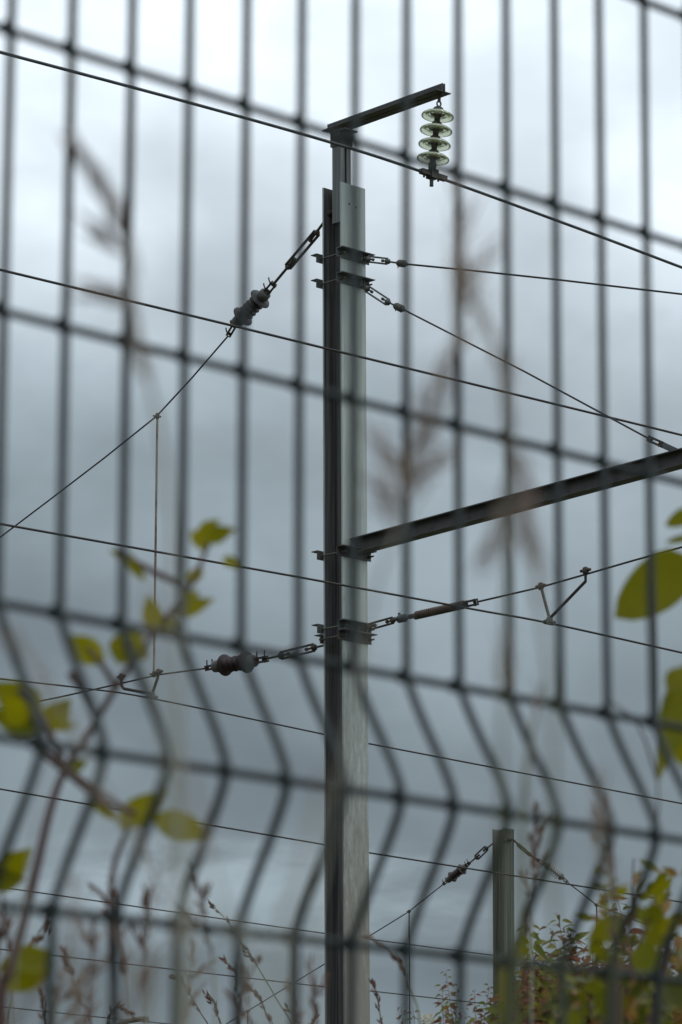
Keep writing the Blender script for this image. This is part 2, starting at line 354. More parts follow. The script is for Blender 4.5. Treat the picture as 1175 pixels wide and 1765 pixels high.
# ------------------------------------------------------------ hardware builders
PERP = Vector((0, -1, .0))
def lerp(a, b, t): return a+(b-a)*t
def turnbuckle(a, b, label, w_=.05, r=.009, tail0=None, tail1=None, mt='rust', cat='turnbuckle', group='turnbuckles at the masts', sd_=None):
    t = (b-a).normalized(); v = (a+b)/2-CAM
    s_ = sd_ or t.cross(v).normalized()
    root = thing('turnbuckle', (a+b)/2, label, cat, group)
    f = MB()
    for k in (-1, 1): f.tube([a+s_*k*w_/2, lerp(a, b, .05)+s_*k*w_/2, lerp(a, b, .95)+s_*k*w_/2, b+s_*k*w_/2], r, 8)
    for e_ in (a, b): f.lathe(e_-t*.022, e_+t*.022, [(0, 0), (0, w_*.30), (.01, w_*.50), (.034, w_*.50), (.044, w_*.30), (.044, 0)], 10)
    f.build('frame', M[mt], root)
    for e_, q, tl in ((a, 1, tail0), (b, -1, tail1)):
        x = MB(); x.tube([(tl if tl is not None else e_-t*q*.05), e_+t*q*(b-a).length*.24], r*.95, 8)
        x.lathe(e_+t*q*(b-a).length*.20, e_+t*q, [(0, 0), (0, r*1.5), (.02, r*1.5), (.02, 0)], 8)
        x.build('threaded_rod', M['rust'], root)
    return root
def clevis(a, b, w_, mi, parent, name='clevis'):
    t = (b-a).normalized(); s_ = t.cross((a-CAM)).normalized(); L_ = (b-a).length
    c = MB()
    for k in (-1, 1): c.bar(a+s_*k*w_/2, b+s_*k*w_/2, .018, .035, s_)
    for q in (.18, .82):
        p = lerp(a, b, q); c.tube([p-s_*w_*.8, p+s_*w_*.8], .013, 8)
        c.tube([p-s_*w_*.8, p-s_*w_*1.1+UP*.018, p-s_*w_*1.15+UP*.035], .006, 6)
    c.build(name, mi, parent)
def longrod(a, b, label, R1=.088, R2=.064, rc=.045, n=4, body='grey_porc', big=True, ends=None):
    L_ = (b-a).length; root = thing('rod_insulator', (a+b)/2, label, 'insulator', 'ribbed rod insulators')
    cl = L_*.16; pr = [(cl*.6, rc*.8)]; x = cl; rb = rc*.55
    def shed(x, r, th): return [(x, rb*.8), (x+th*.25, r*.75), (x+th*.36, r*.97), (x+th*.46, r), (x+th*.54, r*.95), (x+th*.60, rb*.9), (x+th, rb*.8)]
    if big:
        seg = (L_-2*cl)/(n+2.6)
        pr += shed(x, R1, seg*1.0); x += seg*1.3
        for i in range(n): pr += shed(x, R2, seg*.78); x += seg
        pr += shed(x, R1, seg*1.0); x += seg*1.3
    else:
        seg = (L_-2*cl)/n
        for i in range(n): pr += shed(x, R2, seg*.85); x += seg
    pr += [(L_-cl*.6, rc*.8)]
    bd = MB(); bd.lathe(a, b, pr, 28); bd.build('porcelain_body', M[body], root)
    for p, q in ((a, b), (b, a)):
        cp = MB(); cp.lathe(p, q, [(0, 0), (0, rc*.75), (cl*.12, rc), (cl*.8, rc*1.06), (cl, rc*.85)], 20)
        cp.build('metal_cap', M['cap'], root)
    return root
def smooth(pts, n=3):
    for _ in range(n):
        q = [pts[0]]
        for i in range(len(pts)-1): q += [lerp(pts[i], pts[i+1], .25), lerp(pts[i], pts[i+1], .75)]
        q.append(pts[-1]); pts = q
    return pts
def wire(name, pts, r, mt, label, cat, group=None, seg=6):
    o = MB(); o.tube(pts, r, seg); ob = o.build(name, M[mt])
    return tag(ob, label, cat, group)
def npl(px, py, a=MC, az=AZN): return PL(px, py, a, az)
# ---- upper left headspan
q = [npl(*p) for p in ((557, 385), (546, 401), (496, 460), (471, 490), (455, 509), (459, 504), (405, 559), (406, 558), (393, 579))]
turnbuckle(q[1], q[2], 'long steel turnbuckle on the steep stay left of the mast top',   .048, .0125, loc(-.1, -HT/2, 0)*0+q[0]+(q[0]-q[1])*.4, q[3])
ins = longrod(q[5], q[6], 'grey ribbed insulator on the sloping stay upper left of the mast', .098, .070, .05, 4)
clevis(q[3]+(q[3]-q[5])*.12, q[5]-(q[5]-q[6])*0, .04, M['rust'], ins)
clevis(q[6], q[8], .03, M['rust'], ins)
e0 = npl(0, 926); e00 = npl(-260, 1085)
wl = smooth([q[8], npl(340, 640), npl(270, 717), npl(135, 825), e0, e00], 2)
wire('span_wire', [q[8], npl(330, 652), npl(270, 717), npl(180, 789), npl(90, 858), e0, e00, e00+(e00-e0)*3], .0075, 'wire', 'thin dark span wire sloping from the insulator down to the left edge', 'wire', 'span wires')
# dropper
def dropper(a, b, r, mt, label):
    root = thing('dropper', b, label, 'dropper', 'vertical droppers')
    d_ = MB(); d_.tube([a, b], r, 8); d_.build('rod', M[mt], root)
    for p in (a, b):
        c = MB(); c.lathe(p-UP*.025, p+UP, [(0, 0), (0, .014), (.02, .022), (.05, .014), (.05, 0)], 8); c.tube([p-D*.03-NN*.02, p+D*.04], .008, 6)
        c.build('clip', M['rust'], root)
dropper(npl(271, 717), npl(265, 1162), .010, 'drop', 'long pale rusty rod hanging between the two left span wires')
# ---- lower left headspan
q = [npl(*p) for p in ((560, 1112), (541, 1116), (484, 1130), (452, 1137), (440, 1139), (440, 1139), (369, 1149), (369, 1149), (355, 1152))]
turnbuckle(q[1], q[2], 'rusty turnbuckle on the low span wire left of the mast', .055, .010, q[0]+(q[0]-q[1])*.3, q[3])
ins = longrod(q[5], q[6], 'maroon brown ribbed insulator on the low span wire', .092, .066, .05, 3, 'brown_porc')
clevis(q[3]+(q[3]-q[5])*.7, q[5], .035, M['rust'], ins)
clevis(q[6], q[8], .028, M['rust'], ins)
e0 = npl(0, 1222); e00 = npl(-200, 1268)
wire('span_wire', [q[8], npl(272, 1163), npl(208, 1178), npl(100, 1202), e0, e00, e00+(e00-e0)*4], .0075, 'wire', 'low dark span wire running left from the maroon insulator', 'wire', 'span wires')
def vlink(pts1, pts2, foot, label, r=.013):
    root = thing('steady_link', foot, label, 'bracket', 'v-shaped steady links')
    for pts in (pts1, pts2):
        a = MB(); a.tube(pts, r, 8); a.build('arm', M['bronze'] if (pts is pts2 and len(pts) < 3) else M['rust'], root)
        c = MB(); p = pts[0]; c.lathe(p-UP*.03, p+UP, [(0, 0), (0, .018), (.02, .026), (.05, .022), (.06, 0)], 8); c.tube([p-NN*.05, p+NN*.05], .012, 6)
        c.build('clip', M['rust'], root)
    f = MB(); f.bar(foot-D*.05, foot+D*.05, .035, .03); f.lathe(foot, foot+UP, [(0, .03), (.03, .026), (.05, .015), (.05, 0)], 10)
    f.build('wire_clamp', M['clamp'], root)
FL = npl(262, 1202)
vlink([npl(273, 1158), npl(271, 1170), FL+UP*.03], [npl(209, 1166), npl(209, 1181), npl(213, 1187), FL+UP*.03], FL, 'small dark v-shaped link joining low span wire to track wire, left')
# ---- right upper wires
AZ1 = R(104); az2 = AZN
T0 = loc(.06, HT/2+.03, zs[0]-.04); pa = T0
q = [PL(*p, pa, AZ1) for p in ((634, 446.5), (668, 450.5), (683, 453), (703, 455.5))]
turnbuckle(q[0], q[1], 'small turnbuckle on the topmost clamp right of the mast', .045, .008, T0, q[2], 'clamp')
def thimble(a, b, label, r=.028):
    o = MB(); L_ = (b-a).length
    o.lathe(a, b, [(0, 0), (0, r*.5), (L_*.12, r*.9), (L_*.3, r), (L_*.55, r*.95), (L_*.8, r*.7), (L_, r*.4), (L_, 0)], 12)
    t = (b-a).normalized()
    for k in (.2, .4, .6): o.lathe(lerp(a, b, k), b, [(0, r*.9), (.004, r*1.12), (.016, r*1.12), (.02, r*.9)], 10)
    o.tube([lerp(a, b, .15), lerp(a, b, .12)-UP*.045], .004, 5)
    return tag(o.build('cable_end', M['bronze']), label, 'cable end', 'bound cable ends')
thimble(q[2], q[3], 'lumpy bound cable end on the upper level wire right of the mast')
en = PL(1175, 507, pa, AZ1)
wire('guy_wire', [q[3], PL(830, 468, pa, AZ1), PL(960, 482, pa, AZ1), en, en+(en-PL(960, 482, pa, AZ1))*8], .008, 'wire', 'upper thin wire running almost level from the mast to the right', 'wire', 'guy wires')
T1 = loc(.06, HT/2+.03, zs[1]-.05)
q = [npl(*p) for p in ((632, 497.5), (668, 521), (679, 526), (698, 535), (1118, 756), (1136, 764), (1166, 778))]
turnbuckle(q[0], q[1], 'small turnbuckle on the second clamp with the wire sloping down right', .05, .008, T1, q[2], 'clamp')
thimble(q[2], q[3], 'lumpy bound cable end on the sloping tie wire right of the mast')
wire('guy_wire', [q[3], npl(905, 641), q[4]], .008, 'wire', 'thin tie wire sloping down right from the mast to the beam', 'wire', 'guy wires')
ef = thing('beam_tie', q[5], 'flat grey tie strap joining the sloping wire to the beam end', 'tie strap')
o = MB(); o.bar(q[5], q[6], .016, .045, D); o.build('strap', M['clamp'], ef)
clevis(q[4], lerp(q[5], q[6], .2), .03, M['rust'], ef)
# ---- right lower
T2 = loc(.06, HT/2+.03, zs[3]-.045)
q = [npl(*p) for p in ((636, 1080.5), (677, 1069), (688, 1067), (706, 1063), (716, 1061), (800, 1042), (806, 1041), (822, 1037.5))]
turnbuckle(q[0], q[1], 'rusty turnbuckle between the lowest clamps and the coil spring', .045, .009, T2, q[2], 'rust')
spg = thing('tension_spring', (q[4]+q[5])/2, 'long brown coil spring on the low wire right of the mast', 'spring')
o = MB(); t = (q[5]-q[4]); u = t.normalized().orthogonal().normalized(); v_ = t.normalized().cross(u); nt_ = 23; hp = []
for i in range(nt_*10+1):
    a = i/10*2*math.pi; hp.append(q[4]+t*(i/(nt_*10))+(u*math.cos(a)+v_*math.sin(a))*.027)
o.tube(hp, .0085, 6); o.tube([q[3], q[5]], .021, 8); o.build('coil', M['spring'], spg)
o = MB(); o.lathe(q[2]-(q[3]-q[2])*.1, q[3], [(0, 0), (0, .028), (.03, .034), (.075, .034), (.1, .02), (.1, 0)], 8); o.tube([q[2]+UP*.05, q[2]-UP*.03], .011, 6); o.tube([q[2]+D*.05, q[2]-D*.05], .011, 6)
o.build('end_fitting', M['clamp'], spg)
clevis(q[5], q[7], .035, M['rust'], spg)
e0 = npl(1175, 943); pv = npl(1009, 990)
wire('span_wire', [q[7], npl(932, 1012), pv, npl(1090, 966.5), e0, e0+(e0-pv)*4], .0078, 'wire', 'low dark span wire rising from the coil spring to the right edge', 'wire', 'span wires')
FR = npl(947, 1073)
vlink([npl(1009, 983), npl(1009, 1002), FR+UP*.03], [npl(932, 1010), FR+UP*.03], FR, 'v-shaped link hanging from the right span wire onto a track wire', .012)
# ---- glass disc string
G0 = npl(757, 172); G1 = npl(743.5, 300)+ray(743.5, 300).normalized()*-.09
st = thing('disc_insulator', G0, 'string of four pale glass discs hanging from the cross arm end', 'insulator')
tg = (G1-G0).normalized(); Lg = (G1-G0).length
o = MB(); o.tube([G0+UP*.05, G0-tg*-.02], .013, 8)
for k in range(9):
    pass
ring = [G0+tg*.035+(D*math.cos(a)+tg*math.sin(a))*.022 for a in [i*math.pi/6 for i in range(13)]]
o.tube(ring, .007, 6); o.build('hook', M['rust'], st)
rows = [G0+tg*Lg*k for k in (.10, .295, .485, .675)]
for i, p in enumerate(rows):
    t = tg
    cp = MB(); cp.lathe(p, p+t, [(0, 0), (0, .028), (.010, .040), (.045, .050), (.056, .060), (.060, .02)], 20)
    cap = cp.build('disc_cap', M['dcap'], st)
    ds = MB()
    ds.lathe(p, p+t, [(.044, .055), (.048, .085), (.056, .112), (.068, .128), (.078, .1325), (.086, .130), (.084, .122), (.070, .112), (.064, .098), (.078, .090), (.080, .084), (.064, .076), (.062, .062), (.076, .054), (.077, .048), (.060, .040), (.055, .02), (.046, .02), (.044, .055)], 48)
    ds.build('glass_disc', M['glass'], st)
    pn_ = MB(); pn_.lathe(p, p+t, [(.055, .035), (.075, .030), (.10, .024), (.118, .024), (.118, 0)], 12); pn_.build('pin', M['beam'], cap)
cl_ = MB(); p = G1
cl_.lathe(rows[3]+tg*.11, rows[3]+tg, [(0, 0), (0, .03), (.02, .036), (.05, .03), (.07, .02), (.10, .022), (.10, 0)], 12)
cl_.bar(p-D*.12-UP*.0, p+D*.16-UP*.005, .045, .04); cl_.bar(p-D*.03, p+D*.05, .07, .075)
cl_.bar(p-UP*.03+D*.0, p-UP*.10, .03, .045)
for k in (-.05, .0, .06, .11): cl_.tube([p+D*k-NN*.035-UP*.03, p+D*k-NN*.035+UP*.04], .009, 6)
cl_.build('suspension_clamp', M['dcap'], st)
# ---- track wires
def catmull(pts, n=6):
    out = []; P_ = [pts[0]*2-pts[1]]+pts+[pts[-1]*2-pts[-2]]
    for i in range(1, len(P_)-2):
        a, b, c, d = P_[i-1], P_[i], P_[i+1], P_[i+2]
        for k in range(n):
            t = k/n; out.append((b*2+(c-a)*t+(a*2-b*5+c*4-d)*t*t+(b*3-a-c*3+d)*t**3)*.5)
    out.append(pts[-1]); return out
def trackwire(pts, anchor, r, mt, label, ext=45):
    q = [PL(x, y, anchor, AZ) for x, y in pts]
    a = (q[0]-q[1]).normalized(); b = (q[-1]-q[-2]).normalized(); a.z *= .5; b.z *= .5
    q = [q[0]+a*ext*.6]+catmull(q)+[q[-1]+b*ext]
    return wire('track_wire', q, r, mt, label, 'overhead wire', 'wires strung along the tracks', 8)
trackwire([(0, 90), (330, 178), (575, 247), (744, 302), (1000, 395), (1175, 461)], G1, .0125, 'alwire', 'thickest top cable passing under the glass disc insulator')
trackwire([(0, 465), (395, 560), (600, 610), (1020, 712), (1175, 750)], FR, .0095, 'wire', 'second wire from the top crossing the mast below the two upper clamps')
trackwire([(0, 903), (410, 976), (560, 1003), (820, 1051), (946, 1074), (1175, 1125)], FR, .0085, 'wire', 'dark wire crossing in front of the mast just below the big beam')
trackwire([(0, 1170), (150, 1187), (262, 1204), (560, 1266), (637, 1282), (1175, 1385)], FL, .0075, 'wire', 'wire held by the left v-shaped link and passing behind the mast')
trackwire([(0, 1360), (220, 1398), (560, 1456), (637, 1470), (1175, 1555)], P(600, 1463, 43), .010, 'wire', 'wire crossing in front of the distant mast near its top')
trackwire([(0, 1529), (560, 1609), (637, 1619), (860, 1648), (960, 1660), (1175, 1686)], P(600, 1615, 57), .010, 'wire', 'wire behind the distant mast, below the one crossing in front of it')
trackwire([(0, 1636), (560, 1701), (637, 1708), (845, 1731), (1175, 1766)], P(600, 1705, 64), .0105, 'wire', 'second lowest wire, passing behind the middle of the distant mast')
trackwire([(0, 1735), (200, 1756), (560, 1791), (1175, 1850)], P(600, 1794, 74), .0105, 'wire', 'lowest wire, visible only in the bottom left corner')
# ---- distant mast gear
def m2(px, py): return PL(px, py, M2, AZN)
q = [m2(*p) for p in ((852, 1452), (838, 1462), (821, 1478), (806, 1490), (803, 1493), (771, 1518), (764, 1524))]
turnbuckle(q[1], q[2], 'small turnbuckle on the left wire of the distant mast', .07, .012, q[0], q[3])
ins = longrod(q[4], q[5], 'small dark ribbed insulator left of the distant mast', .085, .065, .045, 3, 'brown_porc'); clevis(q[5], q[6], .03, M['rust'], ins); clevis(q[3]-(q[4]-q[3])*1.0, q[4], .035, M['rust'], ins)
e0 = m2(390, 1765)
wire('span_wire', [q[6], m2(737, 1545), m2(705, 1571), m2(637, 1613), m2(560, 1661), e0, e0+(e0-m2(560, 1661))*3], .009, 'wire', 'thin wire sloping from the distant mast down behind the near mast', 'wire', 'span wires')
dropper(m2(705, 1571), m2(706, 1800), .009, 'wire', 'thin dark dropper hanging left of the distant mast')
dropper(m2(427, 1743), m2(427, 1800), .009, 'wire', 'short dropper at the bottom edge left of the near mast')
A2 = R(92)
def m3(px, py): return PL(px, py, M2, A2)
q = [m3(*p) for p in ((884, 1447), (892, 1455), (914, 1474), (928, 1484), (941, 1491), (969, 1513), (978, 1521))]
turnbuckle(q[1], q[2], 'narrow bronze strap turnbuckle right of the distant mast', .03, .016, q[0], q[3], 'bronze')
ins = longrod(q[4], q[5], 'small pale grey ribbed insulator right of the distant mast', .08, .082, .05, 6, 'pale_porc', False); clevis(q[5], q[6], .03, M['bronze'], ins); clevis(lerp(q[2], q[3], .8), q[4], .035, M['rust'], ins)
e0 = m3(1175, 1618)
wire('span_wire', [q[6], m3(1003, 1540), m3(1028, 1560), m3(1090, 1584), e0, e0+(e0-m3(1028, 1560))*2], .009, 'wire', 'thin wire sloping down right from the pale insulator into the leaves', 'wire', 'span wires')
dropper(m3(1028, 1560), m3(1032, 1760), .010, 'wire', 'thin dark dropper disappearing into the shrub right of the distant mast')
pb = P(238, 1758, 40); o = MB(); o.tube([P(205, 1764, 40), P(222, 1759, 40), P(250, 1755, 40)], .03, 8); o.tube([P(250, 1753, 40), P(252, 1762, 40)], .035, 8); o.tube([P(205, 1764, 40), P(180, 1790, 40), P(180, 1900, 40)], .02, 8)
tag(o.build('wire_clip', M['bronze']), 'small brown arm on the lowest wire at the bottom left edge', 'bracket')
# ------------------------------------------------------------ mesh fence
FAZ = .8012; FD = Vector((math.sin(FAZ), math.cos(FAZ), 0)); FN = Vector((math.cos(FAZ), -math.sin(FAZ), 0))
F0 = Vector((.0482, 2.629, 0)); Z1 = CZ+.480; SP = .055
fence = thing('mesh_fence', (F0.x, F0.y, 0), 'dark green welded wire mesh fence with v-shaped folds across the foreground', 'fence')
def fold_z():
    pts = [(2.47, 0)]
    for z0 in (Z1, Z1-.8, Z1-1.4):
        pts += [(z0+.012, 0), (z0-.012, .004), (z0-.090, .0505), (z0-.110, .0505), (z0-.188, .004), (z0-.212, 0)]
    pts += [(.03, 0)]; return [(z, y) for z, y in pts if z > 0]
FZ = fold_z()
def fvert(mb, s, r=.0033, seg=8):
    b_ = F0+FD*s
    w1, w2 = random.uniform(-.0012, .0012), random.uniform(-.0012, .0012)
    pts = [Vector((b_.x, b_.y, 0))+FN*y*(1+w2*25)+FD*(w1*math.sin(z*5+w2*4000)+w2)+UP*(z+w1) for z, y in FZ]
    mb.tube(smooth(pts, 2), r, seg)
    if seg > 5:
        for z, y in HZ:
            c = Vector((b_.x, b_.y, 0))+FN*(y-.0033)+UP*z
            mb.lathe(c-UP*.006, c+UP, [(0, .001), (.002, .0046), (.006, .0058), (.010, .0046), (.012, .001)], 8)
HZ = [Z1+.8, Z1+.6, Z1+.4, Z1+.2]
HZ = [(z, 0) for z in HZ if z < 2.46]
for z0 in (Z1, Z1-.8, Z1-1.4): HZ += [(z0, 0), (z0-.1, .05), (z0-.2, 0)]
HZ += [(Z1-.4, 0), (Z1-.6, 0), (Z1-1.2, 0)]
HZ = [h for h in HZ if h[0] > .03]
def fhor(mb, z, y, s0, s1, r=.0033, seg=8):
    mb.tube([F0+FD*s0+FN*(y-.0066)+UP*z, F0+FD*s1+FN*(y-.0052)+UP*z], r, seg)
for k in range(-20, 31):
    v = MB(); fvert(v, SP*k); v.build('vertical_wire', M['fence'], fence)
for z, y in HZ:
    h = MB(); fhor(h, z, y, -1.11, 1.66); h.build('horizontal_wire', M['fence'], fence)
for sp_ in (-1.15, 1.70):
    p = MB(); p.box(F0+FD*sp_-FN*.035+UP*1.23, FD*.02, FN*.03, UP*1.27); p.box(F0+FD*sp_-FN*.035+UP*2.505, FD*.023, FN*.033, UP*.006); p.build('post', M['fence'], fence)
for a, b in ((-52, -22), (32, 82)):
    n_ = MB()
    for k in range(a, b+1): fvert(n_, SP*k, seg=5)
    for z, y in HZ: fhor(n_, z, y, SP*a-.01, SP*b+.01, seg=5)
    n_.build('side_panel', M['fence'], fence)
# ------------------------------------------------------------ plants
def V3(rng=1): return Vector((random.uniform(-rng, rng), random.uniform(-rng, rng), random.uniform(-rng, rng)))
def path(pts, Y, dy=0):
    n = len(pts); return [P(x, y, Y+dy*i/max(1, n-1)) for i, (x, y) in enumerate(pts)]
def to_ground(q, lean=.0):
    e_ = q[-1]; out = list(q); k = max(2, int(e_.z/.3)); dx = (q[-1]-q[-2]); dx.z = 0
    dx = dx.normalized()*min(.08, dx.length) if dx.length > 1e-5 else dx
    for i in range(1, k+1):
        t = i/k; out.append(Vector((e_.x+dx.x*(t-.5*t*t)*2, e_.y+dx.y*(t-.5*t*t)*2, e_.z*(1-t)-.02*t)))
    return out
def panicle(mb, q, ln, wd, n, spread, mi=0):     # spikelets along path q
    tot = len(q)-1
    for i in range(n):
        t = random.random()*tot; k = min(int(t), tot-1); p = lerp(q[k], q[k+1], t-k); d_ = (q[k]-q[k+1]).normalized()
        dr = (d_+V3()*spread).normalized(); off = V3()*spread*.5*ln
        mb.leaf(p+off, dr, V3(), ln*random.uniform(.7, 1.2), wd*random.uniform(.7, 1.2), mi, 0, .6)
def grass(pts, Y, label, r=.0012, head=2, ln=.012, wd=.004, n=30, spread=.5, mt='straw', seed='seed', extra=(), group='tall grass stalks', dy=0, blade=None):
    if Y < 3.4: n = int(n*.5); wd *= .42; ln *= .7; Y *= .74; spread *= .95; ln *= 1.4; wd *= .62
    q = to_ground(path(pts, Y, dy)); root = thing('grass_stalk', (q[-1].x, q[-1].y, 0), label, 'grass', group)
    s_ = MB(); c = catmull(q, 4); r = r*(.42 if Y < 2.5 else 1); s_.tube(c, [r*(.5+.7*min(1, i/len(c)*3)) for i in range(len(c))], 6); s_.build('stem', M[mt], root)
    h = MB(); h.tube(q[:head+1], r*.7, 5); panicle(h, q[:head+1], ln, wd, n, spread)
    for ex in extra:
        eq = path(ex, Y); h.tube(eq, r*.6, 5); panicle(h, eq, ln, wd, n//3, spread)
    h.build('seed_head', M[seed], root)
    if blade:
        for bl in blade:
            bq = path(bl, Y); b_ = MB(); d_ = bq[1]-bq[0]; b_.leaf(bq[0], d_, Vector((.5, -.7, .3)), d_.length, .007, 0, .1, .3); b_.build('blade', M[mt], root)
    return root
# very near, strongly blurred stalks (between lens and fence)
grass([(133, 258), (175, 318), (200, 372), (222, 430), (230, 520), (245, 610), (285, 800), (305, 1100), (310, 1450), (308, 1765)], 2.05, 'blurred brown grass head drooping at the upper left with pale stem', .0022, 3, .016, .008, 110, .28,
      extra=[[(180, 408), (222, 440)], [(178, 508), (228, 520)], [(240, 612), (228, 560), (222, 400)]])
grass([(810, 340), (792, 420), (790, 520), (775, 620), (742, 700), (705, 800), (690, 900), (650, 1010), (610, 1200), (560, 1500), (530, 1765)], 2.22, 'tall blurred feathery grass head right of the mast top', .0015, 6, .020, .006, 110, .5,
      extra=[[(840, 440), (800, 520), (785, 590)], [(760, 700), (720, 790)], [(748, 800), (705, 850)], [(660, 860), (690, 905)], [(668, 780), (700, 830)]])
grass([(792, 470), (820, 520), (855, 600), (872, 660), (880, 750), (876, 850), (872, 1000), (866, 1200), (862, 1500), (860, 1765)], 2.11, 'second blurred brown grass head bending right over the big beam', .0017, 7, .018, .006, 100, .35, mt='stemg', seed='seed',
      extra=[[(912, 860), (885, 760)], [(915, 940), (880, 850)], [(848, 940), (870, 850)]])
grass([(905, 870), (918, 950), (932, 1060), (950, 1200), (955, 1330), (950, 1480), (960, 1765)], 1.99, 'pale blurred grass blade below the big beam', .0020, 2, .012, .005, 22, .4, mt='stemg')
grass([(935, 1180), (918, 1260), (905, 1340), (900, 1420), (898, 1560), (886, 1765)], 3.04, 'green blurred grass stalk in front of the distant mast', .0034, 3, .016, .006, 26, .3, mt='stemg')
grass([(1048, 1330), (1030, 1400), (1040, 1480), (1050, 1560), (1060, 1765)], 2.69, 'pale blurred grass head left of the drooping right leaf', .0018, 3, .016, .006, 40, .4, mt='stemg')
grass([(560, 1330), (535, 1430), (510, 1550), (480, 1765)], 1.52, 'wide pale blurred blade beside the mast foot', .0028, 1, .01, .004, 6, .3)
grass([(258, 1000), (270, 1150), (295, 1300), (300, 1500), (320, 1765)], 1.40, 'faint wide blurred blade under the left leafy shoot', .0026, 1, .01, .004, 6, .3)
grass([(330, 1350), (360, 1480), (400, 1620), (440, 1765)], 1.58, 'faint blurred blade leaning right at the lower left', .0022, 1, .012, .005, 10, .3)
# half-blurred heads low left
hd = [([(0, 1080), (50, 1130), (90, 1200), (150, 1300), (250, 1500), (330, 1765)], 2.22, 'faint pink blurred stem crossing the left edge low fold'),
      ([(268, 1500), (262, 1560), (258, 1620), (262, 1765)], 3.04, 'reddish blurred grass head below the pair of left leaves'),
      ([(128, 1520), (124, 1600), (118, 1640), (130, 1765)], 3.04, 'pink blurred grass head above the lowest left leaf'),
      ([(330, 1590), (280, 1640), (240, 1700), (215, 1765)], 2.81, 'tan blurred plume leaning right near the lower left'),
      ([(210, 1620), (235, 1670), (250, 1720), (250, 1790)], 3.16, 'brown blurred plume curving at the bottom left'),
      ([(30, 1760), (55, 1720), (75, 1700), (95, 1740), (95, 1790)], 3.28, 'pink blurred arching plume in the bottom left corner'),
      ([(250, 1475), (235, 1440), (205, 1400), (150, 1350), (95, 1320), (60, 1420), (40, 1560), (20, 1765)], 3.16, 'thin blurred twiggy spray arching over the low left leaves')]
for i, (pts, Y, lb) in enumerate(hd):
    grass(pts, Y, lb, .0013, 3, .013, .005, 46, .6, seed='seedd' if i % 2 else 'seed')
rg = random.Random(5)
for i in range(16):
    x = rg.uniform(-10, 545) if i < 13 else rg.uniform(900, 1170); y = rg.uniform(1480, 1690) if i < 13 else rg.uniform(1340, 1480); lx = rg.uniform(-70, 70)
    pts = [(x, y), (x-lx*.2, y+45), (x-lx*.35, y+100), (x-lx*.5, y+170), (x-lx*.55, 1850)]
    ex = [[(x+rg.uniform(-30, 30), y+20), (x-lx*.2, y+55)], [(x+rg.uniform(-30, 30), y+60), (x-lx*.35, y+105)]]
    if i < 13: lb, gr = 'thin soft reddish grass stalk in the haze of stalks along the bottom left', 'hazy stalks along the bottom left'
    else: lb, gr = 'thin soft tan grass stalk in the haze of stalks above the shrub', 'hazy stalks above the shrub'
    grass(pts, rg.uniform(3.5, 5.0), lb, .0011, 3, .014, .0032, 34, .45, mt='seedd' if i % 2 else 'straw', seed='seedd' if i % 3 else 'seed', extra=ex, group=gr)
# sharper grasses low down, farther off
fg = [([(363, 1558), (385, 1580), (408, 1610), (425, 1640), (440, 1660), (475, 1720), (510, 1790)], 14.04, 'sharp thin dark grass spike crossing the fence wire lower left'),
      ([(300, 1684), (315, 1692), (328, 1715), (345, 1745), (365, 1790)], 15.21, 'fine nodding grass head left of the short dropper'),
      ([(352, 1712), (368, 1730), (375, 1750), (385, 1790)], 15.21, 'small bristly grass head at the bottom left of centre'),
      ([(388, 1656), (404, 1676), (408, 1720), (415, 1790)], 11.70, 'thin reddish grass stem beside a blurred fence wire'),
      ([(428, 1700), (445, 1718), (455, 1740), (475, 1790)], 11.70, 'olive grass head arching beside the short dropper'),
      ([(443, 1655), (428, 1690), (418, 1715), (410, 1790)], 5.85, 'soft pink grass head leaning right at the bottom'),
      ([(60, 1630), (85, 1590), (90, 1570), (60, 1620), (30, 1680), (10, 1790)], 7.02, 'soft brown grass twig above the lowest left leaf'),
      ([(108, 1640), (120, 1670), (133, 1700), (138, 1725), (160, 1790)], 6.43, 'beaded soft brown grass head at the lower left'),
      ([(70, 1715), (73, 1740), (78, 1790)], 8.19, 'short upright grass spike in the bottom left corner'),
      ([(495, 1740), (505, 1750), (515, 1765), (530, 1795)], 14.04, 'thin weedy grass tuft just left of the mast foot'),
      ([(545, 1745), (540, 1765), (535, 1795)], 14.04, 'tiny grass tuft touching the left side of the mast foot'),
      ([(640, 1690), (650, 1720), (655, 1750), (660, 1795)], 12.87, 'pink loose grass head just right of the mast foot'),
      ([(640, 1618), (665, 1635), (690, 1665), (710, 1710), (725, 1790)], 7.02, 'soft arching grass stem beside the thin dropper right of the mast'),
      ([(225, 1745), (205, 1735), (190, 1745), (180, 1795)], 10.53, 'little curved grass tip at the bottom left')]
for i, (pts, Y, lb) in enumerate(fg):
    k = Y/14
    grass(pts, Y, lb, .0022*k**.7, 4 if len(pts) > 5 else 3, .028*k**.6, .010*k**.6, 26, .45, mt='seedd' if i % 3 else 'stemg', seed='seedd')
